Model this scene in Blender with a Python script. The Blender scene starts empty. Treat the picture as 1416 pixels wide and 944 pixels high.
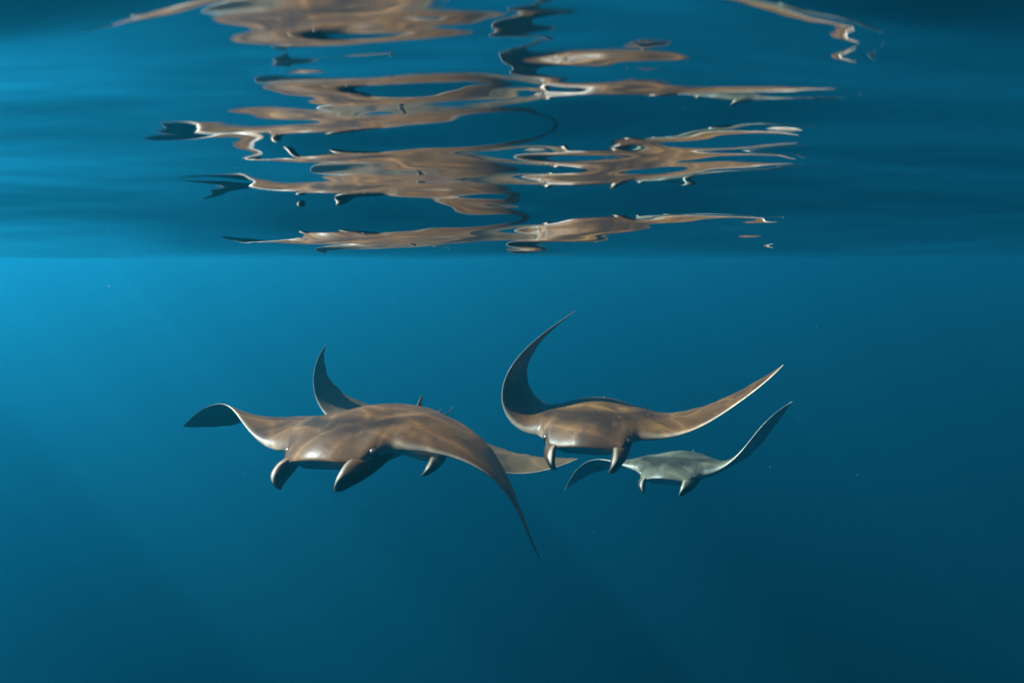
import bpy, bmesh, math, random
import numpy as np

# ------------------------------------------------------------------ camera, sky, sun, exposure
scene = bpy.context.scene
col = scene.collection
F, CX, CY, ROW_LEVEL = 940.0, 708.0, 472.0, 362.0        # photograph's pixels (1416 x 944)
PITCH = math.atan((CY - ROW_LEVEL) / F)                   # camera looks slightly down
CAM = np.array([0.0, 0.0, -0.10])                         # metres, the mean water level is z = 0

cam_data = bpy.data.cameras.new('camera')
cam_data.sensor_width = 36.0
cam_data.lens = 36.0 * F / 1416.0
cam_data.clip_start = 0.01
cam_data.clip_end = 2000.0
cam_data.dof.use_dof = True
cam_data.dof.focus_distance = 1.9
cam_data.dof.aperture_fstop = 16.0
cam = bpy.data.objects.new('camera', cam_data)
cam.location = CAM
cam.rotation_euler = (math.pi / 2 - PITCH, 0, 0)
col.objects.link(cam)
scene.camera = cam

SUN_TO = np.array([-0.68, 0.05, 0.745]); SUN_TO = SUN_TO / np.linalg.norm(SUN_TO)
world = bpy.data.worlds.new('World'); scene.world = world
world.use_nodes = True
wn = world.node_tree
bg = wn.nodes['Background']
sky = wn.nodes.new('ShaderNodeTexSky'); sky.sky_type = 'NISHITA'; sky.sun_disc = False
sky.sun_elevation = math.asin(SUN_TO[2])
sky.sun_rotation = math.atan2(SUN_TO[0], SUN_TO[1])
wn.links.new(sky.outputs[0], bg.inputs[0]); bg.inputs[1].default_value = 0.05
sun_data = bpy.data.lights.new('sun', 'SUN'); sun_data.energy = 5.0; sun_data.angle = math.radians(0.5)
sun_data.color = (1.0, 0.965, 0.91)
sun = bpy.data.objects.new('sun', sun_data); col.objects.link(sun)
from mathutils import Vector
sun.rotation_euler = Vector(SUN_TO).to_track_quat('Z', 'Y').to_euler()
sun.location = (-6, -3, 8)

scene.view_settings.view_transform = 'Standard'
scene.view_settings.look = 'None'
scene.view_settings.gamma = 1.0
scene.view_settings.use_curve_mapping = False
scene.view_settings.exposure = 2.35
cy = scene.cycles
cy.use_denoising = True
cy.max_bounces = 8; cy.volume_bounces = 0; cy.glossy_bounces = 4; cy.transparent_max_bounces = 12
cy.caustics_reflective = False; cy.caustics_refractive = False
cy.sample_clamp_indirect = 4.0

# ------------------------------------------------------------------ helpers
def new_mat(name):
    m = bpy.data.materials.new(name); m.use_nodes = True
    nt = m.node_tree
    for n in list(nt.nodes): nt.nodes.remove(n)
    return m, nt, nt.nodes.new('ShaderNodeOutputMaterial')
def node(nt, typ, **kw):
    n = nt.nodes.new(typ)
    for k, v in kw.items(): setattr(n, k, v)
    return n
def math_node(nt, op, a, b=None, c=None, clamp=False):
    n = nt.nodes.new('ShaderNodeMath'); n.operation = op; n.use_clamp = clamp
    for i, v in enumerate((a, b, c)):
        if v is None: continue
        if isinstance(v, (int, float)): n.inputs[i].default_value = v
        else: nt.links.new(v, n.inputs[i])
    return n.outputs[0]
def mix_col(nt, fac, a, b, mode='MIX'):
    n = nt.nodes.new('ShaderNodeMix'); n.data_type = 'RGBA'; n.blend_type = mode
    for sock, v in ((n.inputs[0], fac), (n.inputs[6], a), (n.inputs[7], b)):
        if isinstance(v, (int, float)): sock.default_value = v
        elif isinstance(v, tuple): sock.default_value = (*v, 1)
        else: nt.links.new(v, sock)
    return n.outputs[2]
def ramp(nt, fac, lo, hi):
    n = nt.nodes.new('ShaderNodeMapRange'); n.interpolation_type = 'SMOOTHSTEP'
    nt.links.new(fac, n.inputs[0]); n.inputs[1].default_value = lo; n.inputs[2].default_value = hi
    return n.outputs[0]
def noise(nt, vec, scale, detail=3.0, rough=0.55, dist=0.0):
    n = nt.nodes.new('ShaderNodeTexNoise')
    nt.links.new(vec, n.inputs['Vector']); n.inputs['Scale'].default_value = scale
    n.inputs['Detail'].default_value = detail; n.inputs['Roughness'].default_value = rough
    n.inputs['Distortion'].default_value = dist
    return n.outputs[0]

# ------------------------------------------------------------------ the water surface seen from below
def pchip(xk, yk, x):
    """monotone cubic through the knots"""
    xk = np.asarray(xk, float); yk = np.asarray(yk, float)
    h = np.diff(xk); dl = np.diff(yk) / h
    m = np.zeros_like(xk); m[0] = dl[0]; m[-1] = dl[-1]
    for i in range(1, len(xk) - 1):
        if dl[i - 1] * dl[i] > 0:
            w1 = 2 * h[i] + h[i - 1]; w2 = h[i] + 2 * h[i - 1]
            m[i] = (w1 + w2) / (w1 / dl[i - 1] + w2 / dl[i])
    k = np.clip(np.searchsorted(xk, x) - 1, 0, len(h) - 1)
    t = (x - xk[k]) / h[k]
    return ((1 + 2 * t) * (1 - t) ** 2 * yk[k] + t * (1 - t) ** 2 * h[k] * m[k]
            + t * t * (3 - 2 * t) * yk[k + 1] + t * t * (t - 1) * h[k] * m[k + 1])

# Measured on the photograph: which height of the scene below each part of the surface mirrors.
# column -> pairs (row on the surface, mirrored row); the slopes of the waves follow from it.
MIRROR = {
    0:   [(-20,520),(10,500),(22,520),(40,470),(60,560),(80,450),(100,440),(108,560),(118,440),(130,520),(145,720),(160,620),(185,660),(205,520),(220,440),(240,450),(255,540),(270,680),(300,600),(315,500),(330,460),(345,430),(353,400)],
    150: [(-20,520),(10,510),(22,520),(40,480),(60,530),(80,460),(100,470),(108,540),(118,470),(130,560),(145,700),(160,600),(185,650),(205,560),(220,470),(240,480),(255,560),(270,640),(300,680),(315,560),(330,470),(345,440),(353,400)],
    262: [(-20,500),(12,545),(24,580),(32,560),(45,540),(57,572),(65,556),(80,530),(98,575),(105,550),(120,575),(128,545),(150,540),(163,575),(178,605),(195,572),(205,540),(225,530),(240,572),(246,602),(253,570),(262,545),(285,640),(300,690),(320,620),(331,590),(337,565),(345,500),(351,440),(355,385)],
    330: [(-20,520),(10,535),(25,572),(33,575),(42,545),(52,575),(60,560),(75,545),(84,580),(92,560),(100,585),(107,560),(118,560),(128,545),(142,560),(152,590),(160,560),(172,585),(185,600),(196,560),(210,560),(222,575),(235,590),(246,610),(254,585),(262,620),(285,690),(302,720),(320,625),(331,592),(337,568),(345,500),(351,440),(355,385)],
    400: [(-20,590),(10,600),(28,630),(38,650),(47,690),(56,650),(62,600),(70,560),(78,575),(84,590),(90,560),(100,555),(107,600),(112,650),(118,690),(124,670),(130,640),(138,600),(148,640),(155,660),(160,655),(168,620),(176,640),(183,700),(195,740),(210,690),(217,660),(224,610),(232,580),(237,565),(244,580),(254,620),(262,655),(270,690),(281,668),(290,700),(305,740),(320,670),(327,640),(333,600),(338,575),(345,500),(351,440),(355,385)],
    500: [(-20,590),(10,600),(30,630),(42,655),(50,690),(57,650),(66,610),(75,640),(84,600),(95,565),(105,590),(112,630),(120,690),(128,668),(138,640),(146,610),(155,590),(170,640),(178,670),(195,760),(207,690),(212,655),(228,600),(250,620),(265,650),(275,680),(295,760),(315,690),(322,660),(330,620),(340,580),(347,548),(351,500),(355,390)],
    580: [(-20,570),(10,570),(26,620),(36,600),(45,640),(52,600),(60,560),(75,590),(85,555),(95,560),(103,610),(108,645),(120,690),(132,660),(138,635),(147,600),(155,600),(165,640),(180,700),(192,760),(205,660),(212,635),(220,620),(226,648),(232,640),(240,600),(256,625),(266,650),(275,665),(286,690),(300,740),(315,660),(323,630),(331,605),(340,580),(346,548),(351,490),(355,390)],
    650: [(-20,560),(10,545),(18,600),(30,620),(36,560),(45,600),(52,560),(70,545),(90,550),(100,600),(104,640),(110,665),(120,670),(128,640),(135,610),(142,600),(148,610),(155,640),(165,680),(185,740),(203,660),(208,630),(215,612),(222,635),(232,662),(240,640),(247,610),(256,635),(264,660),(274,655),(282,625),(289,625),(296,660),(306,700),(316,650),(325,615),(335,590),(343,560),(350,500),(355,390)],
    720: [(-20,560),(10,540),(18,590),(30,560),(38,600),(50,560),(65,570),(78,600),(84,640),(90,610),(98,600),(108,660),(116,700),(122,640),(128,620),(136,650),(150,700),(170,780),(195,690),(206,620),(214,600),(222,640),(232,700),(242,640),(250,640),(262,690),(276,690),(284,650),(292,690),(304,700),(312,640),(320,600),(330,640),(338,580),(345,640),(351,480),(355,390)],
    800: [(-20,520),(0,520),(15,570),(25,545),(40,565),(50,540),(65,570),(78,632),(84,600),(88,580),(96,545),(104,565),(108,570),(112,555),(116,590),(121,620),(127,640),(135,690),(160,780),(190,700),(205,640),(210,600),(214,570),(217,550),(222,580),(230,610),(236,625),(242,600),(248,590),(254,620),(262,645),(272,680),(285,720),(298,650),(303,620),(310,590),(319,630),(326,590),(333,560),(340,520),(351,460),(355,390)],
    900: [(-20,490),(10,500),(25,545),(35,560),(50,560),(62,600),(68,590),(76,605),(82,580),(88,560),(96,590),(105,570),(112,580),(118,600),(124,612),(130,660),(160,780),(185,690),(192,625),(197,600),(205,622),(216,622),(222,600),(230,590),(236,565),(242,600),(250,650),(265,700),(285,720),(298,640),(304,610),(310,590),(315,575),(325,545),(340,500),(351,440),(355,385)],
    1000:[(-20,440),(10,460),(30,520),(45,545),(65,540),(75,560),(80,570),(90,545),(105,552),(112,575),(125,640),(160,760),(180,620),(190,560),(200,540),(207,640),(213,560),(220,580),(228,600),(234,640),(250,690),(260,660),(265,640),(270,660),(285,690),(298,590),(302,560),(306,540),(318,530),(328,545),(331,562),(336,545),(345,500),(351,440),(355,385)],
    1070:[(-20,490),(5,512),(18,530),(30,560),(38,515),(45,500),(58,540),(68,520),(76,510),(90,545),(105,512),(112,540),(125,620),(150,720),(180,560),(189,514),(197,540),(207,640),(213,560),(222,520),(230,560),(250,690),(265,620),(285,680),(300,570),(318,500),(328,530),(336,545),(345,500),(351,440),(355,385)],
    1250:[(-20,480),(15,560),(30,560),(48,480),(62,500),(76,620),(95,500),(118,470),(132,520),(146,660),(165,600),(182,480),(196,540),(210,700),(222,680),(235,520),(248,560),(275,720),(290,640),(300,560),(318,720),(332,620),(345,480),(353,400)],
    1416:[(-20,480),(15,580),(30,560),(48,500),(62,480),(76,560),(95,560),(118,470),(132,500),(146,620),(165,640),(182,520),(196,500),(210,640),(222,720),(235,600),(248,520),(275,680),(290,700),(300,600),(318,700),(332,660),(345,500),(353,400)],
}
CP, SP = math.cos(PITCH), math.sin(PITCH)
def row_tan(r):          # upward tangent of an image row
    v = -(np.asarray(r, float) - CY) / F
    return (v * CP - SP) / (CP + v * SP)
ROW_LINE, D_LINE = 357.0, 1.0
rows = np.arange(ROW_LINE - 1.0, -60.0, -0.5)
def cubic_across(xk, V, x):        # Catmull-Rom across the columns
    k = np.clip(np.searchsorted(xk, x) - 1, 0, len(xk) - 2)
    t = np.clip((x - xk[k]) / (xk[k + 1] - xk[k]), 0, 1)[:, None]
    t = t * t * (3 - 2 * t) * 0.35 + t * 0.65
    return V[k] * (1 - t) + V[k + 1] * t
cols = np.arange(-160, 1577, 8.0)
xk = np.array(sorted(MIRROR))
EV = np.stack([pchip(*zip(*(MIRROR[x] + [(ROW_LINE, ROW_LINE + 3)])), np.clip(rows, -20, None)) for x in xk])
mid = (xk >= 330) & (xk <= 1000)
EV[mid] = np.where(EV[mid] > 690, 690 + (EV[mid] - 690) * 0.7, EV[mid])
EV[~mid & ((xk < 200) | (xk > 1200))] = 355 + (EV[~mid & ((xk < 200) | (xk > 1200))] - 385) * 0.62
high = (rows < 132)[None, :] & ((xk >= 330) & (xk <= 930))[:, None]
EV = np.where(high & (EV < 580), 580 - (580 - EV) * 2.4, EV)
core = ((xk >= 330) & (xk <= 930))[:, None] & (rows < 318)[None, :]
EV = np.where(core & (EV > 640), np.minimum(640 + (EV - 640) * 1.6, 800), EV)
EV = np.where(core & (EV < 600), 600 - (600 - EV) * 1.3, EV)
outer = ((xk < 200) | (xk > 1200))[:, None] & (rows > 290)[None, :]
EV = np.where(outer, ROW_LINE + (EV - ROW_LINE) * (0.18 + 0.82 * np.clip((348 - rows) / 55, 0, 1) ** 1.5)[None, :], EV)
left = (xk < 200)[:, None] & (rows < 132)[None, :]
EV = np.where(left, 352 + (EV - 352) * 0.55, EV)
E = cubic_across(xk, EV, cols)
# fine ripples, long across the view
rr = np.random.default_rng(3)
rip = np.zeros_like(E)
for _ in range(50):
    ly = math.exp(rr.uniform(math.log(9), math.log(34))); lx = ly * rr.uniform(9, 22)
    ph = 2 * math.pi * (rows[None, :] / ly + cols[:, None] / lx * rr.choice((-1, 1)) + rr.uniform()) + 1.2 * np.sin(cols[:, None] / rr.uniform(60, 200) + rr.uniform(0, 6))
    rip += (ly / 20) ** 0.6 * np.sin(ph)
amp = np.interp(cols, [0, 260, 400, 1000, 1120, 1416], [4.5, 3, 2.2, 2.4, 4, 5])[:, None] * np.clip((ROW_LINE - rows) / 30, 0, 1)[None, :]
E = E + rip * amp
kern = np.exp(-np.linspace(-1.6, 1.6, 9) ** 2); kern /= kern.sum()
Ep = np.pad(E, ((4, 4), (0, 0)), 'edge')
E = sum(kern[i] * Ep[i:i + len(cols)] for i in range(9))
Dsrc = np.interp(cols, [0, 600, 720, 900, 1000, 1416], [1.62, 1.66, 1.9, 1.95, 2.1, 2.3])
deep = np.interp(cols, [330, 390, 900, 980], [0.15, 1, 1, 0.3])
tt = row_tan(rows)
AZ = (cols - CX) / (F * (CP + (CY - 200) / F * SP))   # x / y of each column
NL = 460
LG = np.linspace(math.log(0.13), 0.0, NL)            # log distance, 0 = the near trough that closes the view
dl, da = LG[1] - LG[0], AZ[1] - AZ[0]
YG = np.exp(LG)[None, :]
t_line = row_tan(ROW_LINE + 1.6 * np.sin(cols / 130.0 + 1.0) + 1.1 * np.sin(cols / 57.0) - 0.004 * (cols - CX) / 4)
# first guess: one wave profile for all columns, then heights that fit the slopes of every column together
Em = E.mean(0); dcur = D_LINE; prof = []
for j in range(len(rows)):
    prof.append((dcur, dcur * tt[j])); z = dcur * tt[j]
    out_a = math.atan((1.8 * float(row_tan(Em[j])) - z) / (1.8 - dcur))
    slope = math.tan(0.5 * (math.atan(tt[j]) + out_a))
    dcur *= math.exp((tt[1] - tt[0]) / min(slope - tt[j], -0.004))
prof = np.array(prof)[::-1]
H = np.repeat(np.interp(YG[0], prof[:, 0], prof[:, 1])[None, :], len(cols), 0)
LAM = 0.01 / da ** 2 * (1 + 7 * np.exp(-(YG / 0.38) ** 4))
W2 = 1.0 / YG ** 1.0
def d_l(h): return (h[:, 1:] - h[:, :-1]) / dl
def op(h):
    out = np.zeros_like(h)
    g = d_l(h) * (W2[:, 1:] / dl); out[:, 1:] += g; out[:, :-1] -= g
    g = (h[1:] - h[:-1]) * (LAM * W2); out[1:] += g; out[:-1] -= g
    out[:, -1] += h[:, -1] * 4e3
    return out
for it in range(7):
    tpix = np.clip(H / YG, tt[0], tt[-1])
    fr = np.interp(tpix, tt, np.arange(len(rows)))
    f0 = np.clip(fr.astype(int), 0, len(rows) - 2); ff = fr - f0
    ci = np.arange(len(cols))[:, None]
    Eh = E[ci, f0] * (1 - ff) + E[ci, f0 + 1] * ff
    DE = Dsrc[:, None] - np.clip((Eh - 610) * 0.0034, -0.22, 0.30) * deep[:, None]     # heads are nearer than tails
    o_ang = np.arctan((DE * row_tan(Eh) - H) / (DE - YG))
    S = np.tan(0.5 * (np.arctan(H / YG) + o_ang))
    rhs = np.zeros_like(H)
    g = (0.5 * (S * YG)[:, 1:] + 0.5 * (S * YG)[:, :-1]) * (W2[:, 1:] / dl); rhs[:, 1:] += g; rhs[:, :-1] -= g
    rhs[:, -1] += t_line * D_LINE * 4e3
    x = H.copy(); r = rhs - op(x); p_ = r.copy(); rs = (r * r).sum()
    for k in range(260):
        Ap = op(p_); al = rs / (p_ * Ap).sum(); x += al * p_; r -= al * Ap; rn = (r * r).sum(); p_ = r + (rn / rs) * p_; rs = rn
    x = np.where(x / YG > 0.62, 0.62 * YG, x)
    print('wave fit', it, float(np.abs(x - H).max()), float(np.abs(d_l(x) / YG[:, 1:] - S[:, 1:]).mean()))
    H = H + (x - H) * 0.7

rng = np.random.default_rng(5)
WAVES = [(l, a, th, ph) for l, a, th, ph in zip(
    np.exp(rng.uniform(math.log(0.35), math.log(5.0), 26)), rng.uniform(.6, 1.2, 26),
    rng.normal(math.pi / 2, 0.55, 26), rng.uniform(0, 6.28, 26))]
def open_waves(X, Y):
    z = np.zeros(np.broadcast(X, Y).shape)
    for l, a, th, ph in WAVES:
        k = 2 * math.pi / l
        z = z + a * 0.0040 * l ** 0.8 * np.sin(k * (X * math.cos(th) + Y * math.sin(th)) + ph)
    return z
def grow(start, step, stop, ratio):
    out = []; v = start
    while abs(v) < stop:
        v += step; step *= ratio; out.append(v)
    return out
xs_in = np.arange(-1.05, 1.0501, 0.005)
gx = np.array(sorted(grow(-1.05, -0.006, 160, 1.16)) + list(xs_in) + grow(1.05, 0.006, 160, 1.16))
yin = 0.19 * np.exp(np.arange(0, math.log(1.25 / 0.19), 0.0055))
gy = np.array(sorted(grow(0.19, -0.002, 160, 1.14)) + list(yin) + grow(yin[-1], 0.012, 160, 1.06))
GX, GY = np.meshgrid(gx, gy)
base = open_waves(GX, GY)
near = base.copy()
Yc = np.clip(GY, 0.16, D_LINE)
az = np.clip(GX / Yc, AZ[0], AZ[-1])
ci = (az - AZ[0]) / (AZ[1] - AZ[0]); c0 = np.clip(ci.astype(int), 0, len(cols) - 2); cf = ci - c0
li = (np.log(Yc) - LG[0]) / dl; l0 = np.clip(li.astype(int), 0, NL - 2); lf = li - l0
ZT = H
fit = ((ZT[c0, l0] * (1 - lf) + ZT[c0, l0 + 1] * lf) * (1 - cf) + (ZT[c0 + 1, l0] * (1 - lf) + ZT[c0 + 1, l0 + 1] * lf) * cf)
fit = fit + CAM[2]
print('surface height', fit.min(), fit.max())
# beyond the near trough the surface rises to the open sea's level, behind the camera it does the same
far_w = np.clip((GY - D_LINE) / 1.3, 0, 1); far_w = far_w * far_w * (3 - 2 * far_w)
near_w = np.clip((0.21 - GY) / 0.5, 0, 1); near_w = near_w * near_w * (3 - 2 * near_w)
side = np.clip((np.abs(GX) - 0.85 * np.maximum(GY, 0.25)) / 0.8, 0, 1); side = side * side * (3 - 2 * side)
w = 1 - (1 - far_w) * (1 - near_w) * (1 - side)
tilt = np.where(GY > D_LINE, (GY - D_LINE) * tt[0], 0.0)
GZ = (fit + tilt) * (1 - w) + np.maximum(base, -0.03) * w
me = bpy.data.meshes.new('water_surface')
nx, ny = len(gx), len(gy)
V = np.stack([GX, GY, GZ], -1).reshape(-1, 3)
idx = np.arange(nx * ny).reshape(ny, nx)
Fq = np.stack([idx[:-1, :-1], idx[:-1, 1:], idx[1:, 1:], idx[1:, :-1]], -1).reshape(-1, 4)
def mesh_from(me, V, Fq):
    me.vertices.add(len(V)); me.vertices.foreach_set('co', np.ascontiguousarray(V, dtype=np.float32).ravel())
    n = len(Fq); me.loops.add(n * 4); me.loops.foreach_set('vertex_index', np.ascontiguousarray(Fq, dtype=np.int32).ravel())
    me.polygons.add(n); me.polygons.foreach_set('loop_start', np.arange(0, n * 4, 4, dtype=np.int32))
    me.polygons.foreach_set('use_smooth', np.ones(n, dtype=bool))
    me.update(calc_edges=True); me.validate()
mesh_from(me, V, Fq)
water = bpy.data.objects.new('water', me); col.objects.link(water)
water['kind'] = 'structure'
m, nt, out = new_mat('water_surface')
# Fresnel: mirrors fully past the critical angle, lets daylight through inside it; caustic light is painted into the transmission colour
geo = node(nt, 'ShaderNodeNewGeometry')
fres = node(nt, 'ShaderNodeFresnel'); fres.inputs['IOR'].default_value = 1.333
gl = node(nt, 'ShaderNodeBsdfGlossy'); gl.inputs['Roughness'].default_value = 0.0; gl.inputs['Color'].default_value = (1, 1, 1, 1)
tr = node(nt, 'ShaderNodeBsdfTransparent')
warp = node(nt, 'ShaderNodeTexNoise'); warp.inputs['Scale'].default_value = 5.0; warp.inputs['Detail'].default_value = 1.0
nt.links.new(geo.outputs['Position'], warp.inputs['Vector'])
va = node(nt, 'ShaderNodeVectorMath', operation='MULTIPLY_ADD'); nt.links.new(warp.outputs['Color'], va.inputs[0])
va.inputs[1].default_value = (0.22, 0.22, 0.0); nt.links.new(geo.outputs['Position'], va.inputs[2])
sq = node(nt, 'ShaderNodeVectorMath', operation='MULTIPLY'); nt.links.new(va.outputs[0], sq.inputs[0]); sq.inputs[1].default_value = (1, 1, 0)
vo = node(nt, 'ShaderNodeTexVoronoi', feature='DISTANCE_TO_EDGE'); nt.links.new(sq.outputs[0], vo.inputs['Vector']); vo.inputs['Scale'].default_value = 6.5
caustic_line = math_node(nt, 'POWER', 2.718, math_node(nt, 'MULTIPLY', vo.outputs['Distance'], -16.0))
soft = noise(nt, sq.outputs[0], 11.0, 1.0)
lens = math_node(nt, 'ADD', math_node(nt, 'MULTIPLY', caustic_line, 0.75), math_node(nt, 'MULTIPLY_ADD', soft, 0.4, 0.62))  # caustic net and soft light patches that tint the transparency
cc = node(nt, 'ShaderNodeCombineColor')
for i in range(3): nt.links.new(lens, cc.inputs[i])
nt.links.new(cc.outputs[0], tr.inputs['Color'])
mx = node(nt, 'ShaderNodeMixShader'); nt.links.new(fres.outputs[0], mx.inputs[0])
nt.links.new(tr.outputs[0], mx.inputs[1]); nt.links.new(gl.outputs[0], mx.inputs[2]); nt.links.new(mx.outputs[0], out.inputs['Surface'])
me.materials.append(m)

# ------------------------------------------------------------------ the body of sea water (light scatters and is absorbed in it)
top_z = float(GZ.max()) + 0.05
bm = bmesh.new(); bmesh.ops.create_cube(bm, size=1.0)
for v in bm.verts:
    v.co.x *= 220; v.co.y *= 220; v.co.z = top_z if v.co.z > 0 else -70.0
hm = bpy.data.meshes.new('haze'); bm.to_mesh(hm); bm.free()
haze = bpy.data.objects.new('haze', hm); col.objects.link(haze); haze['kind'] = 'stuff'
haze['label'] = 'clear blue sea water around the rays'; haze['category'] = 'water'
m, nt, out = new_mat('sea_water')
SCAT = (0.0024, 0.057, 0.098); ABSB = (0.20, 0.070, 0.0155)
sc = node(nt, 'ShaderNodeVolumeScatter'); ab = node(nt, 'ShaderNodeVolumeAbsorption'); ad = node(nt, 'ShaderNodeAddShader')
ms, ma = max(SCAT), 1.0
sc.inputs['Color'].default_value = (*[v / ms for v in SCAT], 1); sc.inputs['Density'].default_value = ms; sc.inputs['Anisotropy'].default_value = 0.80
ab.inputs['Color'].default_value = (*[1 - v / ma for v in ABSB], 1); ab.inputs['Density'].default_value = ma
nt.links.new(sc.outputs[0], ad.inputs[0]); nt.links.new(ab.outputs[0], ad.inputs[1]); nt.links.new(ad.outputs[0], out.inputs['Volume'])
hm.materials.append(m)

# ------------------------------------------------------------------ devil rays
Y0=0.105; YH=0.072; LEP=[0.226,1.7,0.0]
def sstep(a,b,x):
    t=np.clip((x-a)/(b-a),0,1); return t*t*(3-2*t)
def lip_edge(y):
    u=np.clip((y-Y0)/(0.5-Y0),0,1)
    le_w=0.120-LEP[0]*u**LEP[1]-LEP[2]*u**16
    lip=0.205-0.026*(np.minimum(y,.1)/0.08)**2
    k=sstep(0.082,0.124,y)
    return lip*(1-k)+le_w*k
def planform(y):
    """leading and trailing edge (forward x, unit disc width) at span y >= 0"""
    le=lip_edge(y)
    te=np.interp(y,[0,.03,.055,.08,.12,.17,.23,.30,.37,.43,.47,.5],
                   [-.275,-.272,-.262,-.235,-.185,-.137,-.106,-.092,-.093,-.100,-.106,-.1075])
    te=te+(0.0022*np.sin(y*71)+0.0014*np.sin(y*163+1))*sstep(.11,.18,y)*sstep(.5,.44,y)
    te=np.minimum(te,le-0.0006)
    return le,te
def stations(n1=9,n2=30,n3=64):
    a=np.linspace(0,0.050,n1,endpoint=False)
    b=np.linspace(0.050,0.114,n2,endpoint=False)
    t=np.linspace(0,1,n3); c=0.114+0.386*(1-(1-t)**1.25)
    return np.concatenate([a,b,c])
def section(y,q):
    """q 0..1 from leading edge to trailing edge; returns x, z_top, z_bottom"""
    le,te=planform(y); le0=lip_edge(y)
    x=le-(le-te)*q
    xi=np.clip((x-te)/(le0-te),0,1)
    bw=np.exp(-(np.abs(y)/0.150)**2.1)
    Ht=0.074*bw+0.010*(1-y/0.5)**0.8+0.0012
    Hb=0.050*(1-0.55*sstep(-0.02,0.15,x))*np.exp(-(np.abs(y)/0.115)**2.4)+0.006*(1-y/0.5)+0.0008
    pt=(xi**0.9)*np.sqrt(1-xi)/0.42
    fw=np.exp(-(np.abs(y)/0.078)**6)
    # the head is a flat wedge running down to a thin wide lip
    wedge=(xi**0.9)*(1-xi)**0.78/0.40*0.92
    fw2=np.exp(-(np.abs(y)/0.112)**8)
    pt=pt*(1-0.85*fw2)+0.85*fw2*wedge
    pb=(xi**1.1)*(1-xi)**0.5/0.38
    zl=-0.008*fw
    zt=zl*xi+Ht*pt+0.004*fw*np.sqrt(1-xi)
    zb=zl*xi-Hb*pb
    # mouth: roof close under the lip, lower jaw set back
    m=fw*sstep(0.066,0.050,y)
    xj=le0-0.024
    cav=sstep(xj-0.008,xj+0.008,x)
    zbm=zb-0.006*sstep(xj-0.16,xj-0.01,x)
    zb=zb*(1-m)+m*(zbm*(1-cav)+(zl-0.009*sstep(le0,le0-0.012,x))*cav)
    # the lip arches: its corners hang lower
    arch=0.010*(np.minimum(np.abs(y),0.085)/0.07)**2*fw2*sstep(0.08,0.19,x)
    zt=zt-arch; zb=zb-arch
    return x,zt,zb
def wing_frames(ys,par):
    """par: 4 bend rates, 3 twist rates, axis angle. Returns spine, C, N, S per station (right-handed +y side)"""
    kap=par[:4]; tau=par[4:7]; psi=par[7]
    P=np.array([0.,Y0,0.]); S=np.array([0.,1,0]); C=np.array([1.,0,0]); N=np.array([0.,0,1])
    outP=[];outC=[];outN=[]
    yp=Y0
    for y in ys:
        if y<=Y0:
            outP.append([0,y,0]);outC.append([1,0,0]);outN.append([0,0,1]);continue
        nsub=2
        for _ in range(nsub):
            dy=(y-yp)/nsub; um=(yp+dy*(_+.5)-Y0)/(0.5-Y0); du=dy/(0.5-Y0)
            k=np.interp(um,[0,.33,.67,1],kap)*du; t=np.interp(um,[0,.5,1],tau)*du
            b=np.cos(psi)*C+np.sin(psi)*S
            w=b*k - S*t      # bend up; twist: nose up
            a=np.linalg.norm(w)
            P=P+S*dy*0.5
            if a>1e-9:
                e=w/a; ca,sa=np.cos(a),np.sin(a)
                def R(v): return v*ca+np.cross(e,v)*sa+e*np.dot(e,v)*(1-ca)
                S,C,N=R(S),R(C),R(N)
            P=P+S*dy*0.5
        yp=y
        outP.append(P);outC.append(C);outN.append(N)
    return np.array(outP),np.array(outC),np.array(outN)
def pose(p):
    """p: x,y,z,yaw,pitch,roll -> rotation matrix, translation"""
    cy,sy=np.cos(p[3]),np.sin(p[3]); cp,sp=np.cos(p[4]),np.sin(p[4]); cr,sr=np.cos(p[5]),np.sin(p[5])
    Rz=np.array([[cy,-sy,0],[sy,cy,0],[0,0,1]]); Ry=np.array([[cp,0,sp],[0,1,0],[-sp,0,cp]]); Rx=np.array([[1,0,0],[0,cr,-sr],[0,sr,cr]])
    return Rz@Ry@Rx, np.array(p[:3])
def half(ys,par,qs,mirror):
    P,C,N=wing_frames(ys,par)
    Y=ys[:,None]; Q=qs[None,:]
    x,zt,zb=section(Y,Q)
    top=P[:,None,:]+C[:,None,:]*x[...,None]+N[:,None,:]*zt[...,None]
    bot=P[:,None,:]+C[:,None,:]*x[...,None]+N[:,None,:]*zb[...,None]
    if mirror: top[...,1]*=-1; bot[...,1]*=-1
    return top,bot

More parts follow.
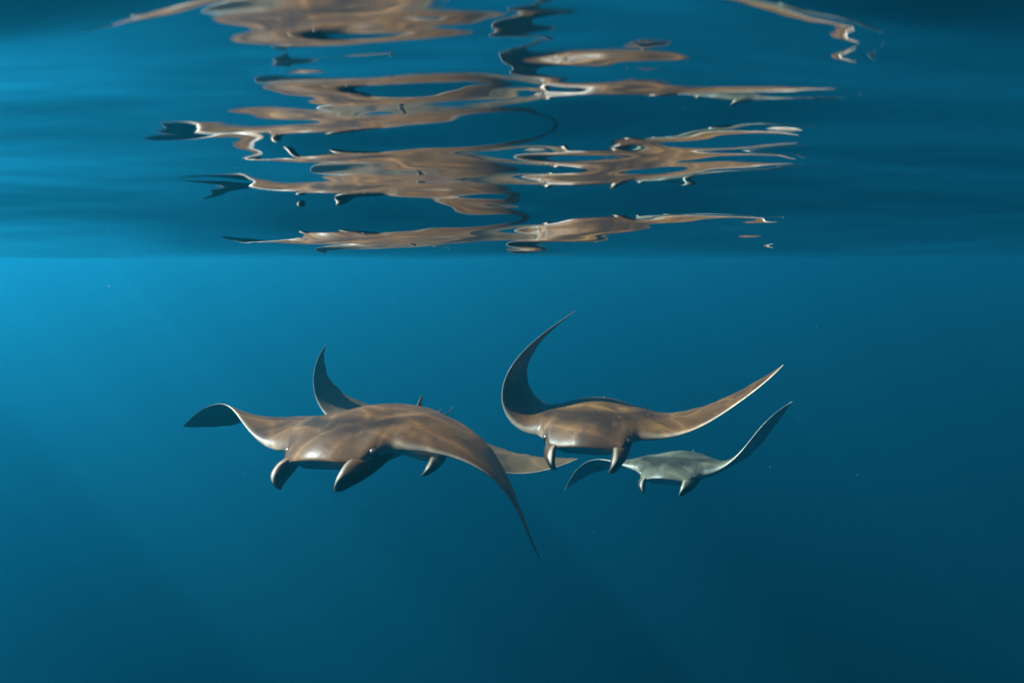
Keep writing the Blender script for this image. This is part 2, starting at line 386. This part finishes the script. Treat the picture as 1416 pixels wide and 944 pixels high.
HF=np.array([(.160,-.006),(.202,-.013),(.225,-.027),(.235,-.043),(.233,-.060)])   # front edge of a cephalic fin (x, z)
HR=np.array([(.045,-.010),(.085,-.026),(.126,-.040),(.168,-.052),(.207,-.061)])   # its rear edge
def curve(P,t):
    n=len(P)-1; k=min(int(t*n),n-1); f=t*n-k
    p0=P[max(k-1,0)]; p1=P[k]; p2=P[k+1]; p3=P[min(k+2,n)]
    return 0.5*((2*p1)+(p2-p0)*f+(2*p0-5*p1+4*p2-p3)*f*f+(3*p1-p0-3*p2+p3)*f**3)
def horn_rings(side,nr=18,na=20):
    """a flattened lobe that hangs from the corner of the lip and curls inward"""
    out=[]
    for t in np.linspace(0,1,nr):
        tt_=1-(1-t)**1.3
        f=curve(HF,tt_); r=curve(HR,tt_); c=(f+r)/2; hv=(f-r)/2
        end=np.sqrt(max(1-(max(tt_-0.62,0)/0.38)**2.2,0.004))                # rounded end
        th=(0.013*(1-tt_)+0.0115)*(1+0.10*np.sin(15*tt_))*end*(1-0.5*(1-tt_)**6); hs=end
        ring=[]
        for a in np.linspace(0,2*np.pi,na,endpoint=False):
            u=np.cos(a); p=c+hv*u*hs
            w=th*np.sin(a)*(0.70+0.30*u)                     # thicker in front, thin behind
            yy=0.067+0.007*np.sin(np.pi*tt_)-0.008*tt_**2+0.034*(1-0.75*tt_)*(0.5-0.5*u)
            ring.append((p[0],side*(yy+w),p[1]))
        out.append(ring if side>0 else ring[::-1])
    return out
HTIP=np.array([.222,.064,-.062])

RAY_W = 1.1
FITS = {
    'A': [-0.3361, 1.5646, -0.4076, -1.9042, -0.0591, 0.0779, -1.062, -2.2017, -1.0571, 0.0582, -0.5745, 0.7671, -0.4396, 0.173, 1.2416, 0.4218, 0.1804, 0.5346, -1.2217, 2.0697, 2.899, 0.0771],
    'B': [-0.311, 2.3183, -0.6012, -1.6389, -0.0714, -0.2736, -0.8172, 0.3857, 0.4658, 0.2624, -0.559, -0.5268, -0.1586, -0.0019, -0.6565, 0.7857, 3.0805, 2.4952, -1.0411, -0.4305, -0.6702, 0.1159],
    'C': [0.2294, 1.8654, -0.4557, -1.8065, -0.0324, 0.01, 0.9672, 1.0072, 0.0751, 0.1026, -0.4342, 0.1037, -0.2717, 0.0116, 3.5086, 4.2379, 1.3972, 0.3964, -0.3999, -0.1543, 0.2147, 0.1035],
    'D': [0.682, 2.715, -0.8446, -2.0649, -0.1397, 0.0878, 2.5653, 1.9206, 0.4982, 0.1199, 0.2414, 0.6781, 0.9324, 0.0212, 0.4901, -0.2016, -1.0721, -1.0117, 0.6406, 0.886, 1.1006, 0.0864],
}
def skin_material(name, lo, hi, seed, tip):
    m, nt, out = new_mat(name)
    bs = node(nt, 'ShaderNodeBsdfPrincipled')
    rest = node(nt, 'ShaderNodeAttribute', attribute_name='rest').outputs['Vector']
    sep = node(nt, 'ShaderNodeSeparateXYZ'); nt.links.new(rest, sep.inputs[0])
    mk = node(nt, 'ShaderNodeAttribute', attribute_name='mark').outputs['Vector']    # x: dorsal, y: leading edge, z: span
    ms_ = node(nt, 'ShaderNodeSeparateXYZ'); nt.links.new(mk, ms_.inputs[0])
    off = node(nt, 'ShaderNodeVectorMath', operation='ADD'); nt.links.new(rest, off.inputs[0]); off.inputs[1].default_value = (seed, seed * .7, 0)
    p = off.outputs[0]
    n1 = noise(nt, p, 7.0, 4.0, 0.55, 0.6); n2 = noise(nt, p, 60.0, 4.0, 0.65); n3 = noise(nt, p, 300.0, 2.0, 0.6)
    back = mix_col(nt, ramp(nt, n1, 0.3, 0.72), lo, hi)
    # darker band across the head behind the lip
    ax = math_node(nt, 'ABSOLUTE', sep.outputs[1])
    bx = math_node(nt, 'ADD', sep.outputs[0], math_node(nt, 'MULTIPLY', math_node(nt, 'MULTIPLY', ax, ax), 5.0))
    wob = math_node(nt, 'ADD', bx, math_node(nt, 'MULTIPLY_ADD', n1, 0.06, -0.03))
    band = math_node(nt, 'MULTIPLY', ramp(nt, wob, 0.060, 0.100), ramp(nt, wob, 0.165, 0.125))
    band = math_node(nt, 'MULTIPLY', band, ramp(nt, ax, 0.17, 0.10))
    back = mix_col(nt, math_node(nt, 'MULTIPLY', band, 0.8), back, tuple(v * 0.28 for v in lo))
    back = mix_col(nt, math_node(nt, 'MULTIPLY', ramp(nt, n2, 0.55, 0.75), 0.25), back, tuple(v * 1.5 for v in hi))
    # scratches along the body and fine creases
    st = node(nt, 'ShaderNodeMapping'); st.inputs['Scale'].default_value = (14.0, 110.0, 20.0); st.inputs['Rotation'].default_value = (0, 0, 0.5)
    nt.links.new(p, st.inputs['Vector'])
    n4 = noise(nt, st.outputs[0], 1.0, 3.0, 0.6, 0.5)
    back = mix_col(nt, math_node(nt, 'MULTIPLY', ramp(nt, n4, 0.62, 0.74), 0.45), back, tuple(v * 0.35 for v in lo))
    back = mix_col(nt, math_node(nt, 'MULTIPLY', ramp(nt, n4, 0.36, 0.28), 0.22), back, tuple(v * 1.7 for v in hi))
    n5 = noise(nt, p, 22.0, 5.0, 0.62, 0.4)
    back = mix_col(nt, math_node(nt, 'MULTIPLY', ramp(nt, n5, 0.5, 0.68), 0.5), back, tuple(v * 0.5 for v in lo))
    # pale speckles
    back = mix_col(nt, math_node(nt, 'MULTIPLY', ramp(nt, n3, 0.70, 0.80), 0.5), back, (0.5, 0.42, 0.30))
    # head fins darken from root to tip
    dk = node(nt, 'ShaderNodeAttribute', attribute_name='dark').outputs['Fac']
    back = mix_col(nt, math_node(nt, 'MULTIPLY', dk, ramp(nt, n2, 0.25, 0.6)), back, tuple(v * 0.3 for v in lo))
    belly = mix_col(nt, ramp(nt, n1, 0.35, 0.7), (0.30, 0.30, 0.30), (0.46, 0.46, 0.46))
    tipd = ramp(nt, math_node(nt, 'ADD', ms_.outputs[2], math_node(nt, 'MULTIPLY_ADD', n1, 0.2, -0.1)), 0.42, 0.62)
    belly = mix_col(nt, tipd, belly, (tip, tip * 0.95, tip))  # shade under the wing tips painted into the belly colour
    base = mix_col(nt, ramp(nt, ms_.outputs[0], 0.35, 0.65), belly, back)
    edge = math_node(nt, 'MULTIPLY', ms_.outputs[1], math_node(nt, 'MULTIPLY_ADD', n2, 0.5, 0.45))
    base = mix_col(nt, edge, base, (0.50, 0.43, 0.34))  # pale wing edge, with its sun-lit rim painted into the colour
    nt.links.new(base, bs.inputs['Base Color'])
    rg = math_node(nt, 'MULTIPLY_ADD', n2, 0.2, 0.30); nt.links.new(rg, bs.inputs['Roughness'])
    bs.inputs['Specular IOR Level'].default_value = 0.20
    bp = node(nt, 'ShaderNodeBump'); bp.inputs['Strength'].default_value = 0.18; bp.inputs['Distance'].default_value = 0.004
    nt.links.new(math_node(nt, 'ADD', n2, math_node(nt, 'MULTIPLY', n3, 0.4)), bp.inputs['Height']); nt.links.new(bp.outputs[0], bs.inputs['Normal'])
    nt.links.new(bs.outputs[0], out.inputs['Surface'])
    return m

YS = stations(10, 40, 84)
NQ = 60
QS = 0.5 - 0.5 * np.cos(np.linspace(0, math.pi, NQ)); QS = 0.75 * QS + 0.25 * np.linspace(0, 1, NQ) ** 1.6
def ray_mesh(name, par, tail_lift, fin):
    verts, marks, rests, faces, darks = [], [], [], [], []
    def add(P, mark, rest, dark=0.0):
        verts.append(P); marks.append(mark); rests.append(rest); darks.append(dark); return len(verts) - 1
    center = None
    for side_, off, mir in ((1, 6, False), (-1, 14, True)):
        top, bot = half(YS, par[off:off + 8], QS, mir)
        nst = len(YS)
        Y2 = np.repeat(YS[:, None], NQ, 1); X2, ZT2, ZB2 = section(Y2, QS[None, :])
        span = np.clip((YS - Y0) / (0.5 - Y0), 0, 1)
        it = np.zeros((nst, NQ), int); ib = np.zeros((nst, NQ), int)
        for i in range(nst):
            if i == 0 and center is not None:
                it[0], ib[0] = center; continue
            for j in range(NQ):
                r = (X2[i, j], side_ * YS[i], ZT2[i, j])
                chord = X2[i, 0] - X2[i, -1]
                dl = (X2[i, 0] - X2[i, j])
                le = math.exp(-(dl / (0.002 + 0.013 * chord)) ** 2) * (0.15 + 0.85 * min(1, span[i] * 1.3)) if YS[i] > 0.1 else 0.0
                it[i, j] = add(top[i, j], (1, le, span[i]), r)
                if j == 0 or j == NQ - 1: ib[i, j] = it[i, j]
                else: ib[i, j] = add(bot[i, j], (0, le * 0.0, span[i]), (r[0], r[1], -0.2))
        if center is None: center = (it[0].copy(), ib[0].copy())
        for i in range(nst - 1):
            for j in range(NQ - 1):
                q = [it[i, j], it[i + 1, j], it[i + 1, j + 1], it[i, j + 1]]
                b = [ib[i, j], ib[i, j + 1], ib[i + 1, j + 1], ib[i + 1, j]]
                if mir: q.reverse(); b.reverse()
                faces.append(q[::-1]); faces.append(b[::-1])
        # closes the wing tip
        for j in range(NQ - 1):
            a = [it[-1, j], it[-1, j + 1], ib[-1, j + 1], ib[-1, j]]
            a = list(dict.fromkeys(a))
            if len(a) >= 3: faces.append(a if mir else a[::-1])
    def ring_strip(rings, pale=None, dark=0.0):
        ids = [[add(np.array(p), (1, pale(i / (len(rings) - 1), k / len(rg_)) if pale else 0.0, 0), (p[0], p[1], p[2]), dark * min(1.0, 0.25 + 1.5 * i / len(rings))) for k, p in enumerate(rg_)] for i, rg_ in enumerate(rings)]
        n = len(ids[0])
        for a, b in zip(ids, ids[1:]):
            for k in range(n): faces.append([a[k], a[(k + 1) % n], b[(k + 1) % n], b[k]])
        faces.append(ids[0][::-1]); faces.append(ids[-1])
    for s_ in (1, -1):
        ring_strip(horn_rings(s_), lambda t, a, s_=s_: 0.9 * max(0.0, math.cos(2 * math.pi * (a if s_ > 0 else a + 0.05))) ** 60 * min(1.0, t * 2.2) + 0.55 * max(0.0, t - 0.80) / 0.20 * max(0.0, math.cos(2 * math.pi * a)) ** 0.5, 0.8)  # highlight on the front rim and tip painted in pale
    # dorsal fin: a small swept blade on the tail base
    zt0 = float(section(np.array(0.0), np.array(0.90))[1])
    xb = float(section(np.array(0.0), np.array(0.90))[0])
    rings = []
    for t in np.linspace(0, 1, 9):
        L = (0.018 + 0.6 * fin) * (1 - t) ** 0.8 + 0.003; th = 0.0055 * (1 - t) ** 0.7 + 0.0008
        cx = xb - 0.030 * t ** 1.2; cz = zt0 - 0.010 + (fin + 0.010) * t
        rings.append([(cx + L * 0.5 * math.cos(a), th * math.sin(a), cz) for a in np.linspace(0, 2 * math.pi, 12, endpoint=False)])
    ring_strip(rings)
    # whip tail
    rings = []
    for t in np.linspace(0, 1, 26):
        r = 0.0060 * (1 - t) ** 3 + 0.0013
        x = -0.250 - 0.26 * t; z = 0.004 + tail_lift * t + 0.012 * math.sin(t * 4); yy = 0.02 * math.sin(t * 3.0)
        rings.append([(x, yy + r * math.cos(a), z + r * math.sin(a)) for a in np.linspace(0, 2 * math.pi, 10, endpoint=False)][::-1])
    ring_strip(rings)
    # pelvic fins
    for s_ in (-1, 1):
        rings = []
        for t in np.linspace(0, 1, 9):
            L = 0.050 * math.sqrt(max(1 - (2 * t - 1.0) ** 2 * 0.9, 0.02)); th = 0.004
            cx = -0.235 - 0.055 * t; cyy = s_ * (0.030 + 0.022 * t)
            rings.append([(cx, cyy + 0.55 * L * math.cos(a), -0.004 - 0.01 * t + th * math.sin(a)) for a in np.linspace(0, 2 * math.pi, 10, endpoint=False)][::-1])
        ring_strip(rings)
    me = bpy.data.meshes.new(name)
    me.from_pydata([tuple(RAY_W * np.array(v)) for v in verts], [], [tuple(int(k) for k in f) for f in faces])
    for nm, dat in (('mark', marks), ('rest', rests)):
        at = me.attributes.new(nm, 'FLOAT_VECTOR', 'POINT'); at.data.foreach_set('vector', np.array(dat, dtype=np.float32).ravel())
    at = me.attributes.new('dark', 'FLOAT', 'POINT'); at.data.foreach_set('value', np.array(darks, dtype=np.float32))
    me.polygons.foreach_set('use_smooth', np.ones(len(me.polygons), dtype=bool))
    me.update(); me.validate()
    bmx = bmesh.new(); bmx.from_mesh(me); bmesh.ops.recalc_face_normals(bmx, faces=bmx.faces); bmx.to_mesh(me); bmx.free()
    return me
m_eye, nt, out = new_mat('ray_eye')
bs = node(nt, 'ShaderNodeBsdfPrincipled'); tc = node(nt, 'ShaderNodeTexCoord')
nt.links.new(mix_col(nt, ramp(nt, noise(nt, tc.outputs['Object'], 90.0), 0.4, 0.7), (0.006, 0.006, 0.008), (0.03, 0.025, 0.02)), bs.inputs['Base Color'])
bs.inputs['Roughness'].default_value = 0.35; nt.links.new(bs.outputs[0], out.inputs['Surface'])
RAYS = [
    ('A', 'large brown devil ray with one drooping wing and a curled wing tip', (0.042, 0.018, 0.006), (0.096, 0.044, 0.012), 0.0),
    ('B', 'devil ray mostly hidden behind the large brown ray, one sickle wing raised', (0.044, 0.024, 0.010), (0.088, 0.048, 0.019), 3.1),
    ('C', 'dark brown devil ray with one wing curled high and the other stretched out', (0.038, 0.017, 0.006), (0.086, 0.040, 0.011), 7.7),
    ('D', 'pale greenish grey devil ray swimming lowest, one wing behind another ray', (0.036, 0.031, 0.020), (0.074, 0.063, 0.041), 12.3),  # greenish fade of the water put into the skin colours
]
for key, label, lo, hi, seed in RAYS:
    par = np.array(FITS[key]); par[:3] += CAM
    LEP[:] = [0.186, 1.45, 0.040] if key == 'A' else [0.226, 1.7, 0.0]      # one animal has rounder wing tips
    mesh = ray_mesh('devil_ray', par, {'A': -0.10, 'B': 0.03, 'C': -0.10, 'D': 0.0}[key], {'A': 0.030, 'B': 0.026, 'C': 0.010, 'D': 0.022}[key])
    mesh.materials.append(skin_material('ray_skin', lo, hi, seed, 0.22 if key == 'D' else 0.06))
    R, t = pose(par[:6])
    o = bpy.data.objects.new('devil_ray', mesh); col.objects.link(o)
    o.location = t
    from mathutils import Matrix
    o.rotation_euler = Matrix(R.tolist()).to_euler()
    o['label'] = label; o['category'] = 'ray'; o['group'] = 'devil rays swimming together'
    sub = o.modifiers.new('smooth', 'SUBSURF'); sub.levels = 1; sub.render_levels = 1
    for s_ in (1, -1):
        bm = bmesh.new(); bmesh.ops.create_uvsphere(bm, u_segments=16, v_segments=10, radius=0.0105 * RAY_W)
        for f in bm.faces: f.smooth = True
        em = bpy.data.meshes.new('eye'); bm.to_mesh(em); bm.free(); em.materials.append(m_eye)
        e = bpy.data.objects.new('eye', em); col.objects.link(e); e.parent = o
        yy = 0.094; le, te = planform(np.array(yy)); qe = (float(le) - 0.145) / float(le - te)
        x, zt, zb = section(np.array(yy), np.array(max(qe, 0.02)))
        e.location = (RAY_W * float(x), s_ * RAY_W * (yy + 0.001), RAY_W * float(0.45 * zt + 0.55 * zb))

# ------------------------------------------------------------------ specks drifting in the water
rs = random.Random(11)
bm = bmesh.new()
for i in range(50):
    yy = rs.uniform(0.7, 3.0); xx = rs.uniform(-0.75, 0.75) * yy; zz = -rs.uniform(0.02, 0.45) * yy + CAM[2]
    r = rs.choice((0.0003, 0.0003, 0.0004, 0.0006)) * (0.6 + 0.4 * yy)
    g = bmesh.ops.create_icosphere(bm, subdivisions=1, radius=r)
    for v in g['verts']:
        v.co = Vector((v.co.x * rs.uniform(.8, 1.6) + xx, v.co.y * rs.uniform(.8, 1.3) + yy, v.co.z * rs.uniform(.7, 1.2) + zz))
pm = bpy.data.meshes.new('plankton'); bm.to_mesh(pm); bm.free()
pl = bpy.data.objects.new('plankton', pm); col.objects.link(pl); pl['kind'] = 'stuff'
pl['label'] = 'tiny pale specks drifting in the water'; pl['category'] = 'plankton'
m, nt, out = new_mat('plankton')
bs = node(nt, 'ShaderNodeBsdfPrincipled'); tc = node(nt, 'ShaderNodeTexCoord')
nt.links.new(mix_col(nt, noise(nt, tc.outputs['Object'], 40.0), (0.12, 0.12, 0.11), (0.5, 0.5, 0.46)), bs.inputs['Base Color'])
bs.inputs['Roughness'].default_value = 0.6; nt.links.new(bs.outputs[0], out.inputs['Surface'])
pm.materials.append(m)
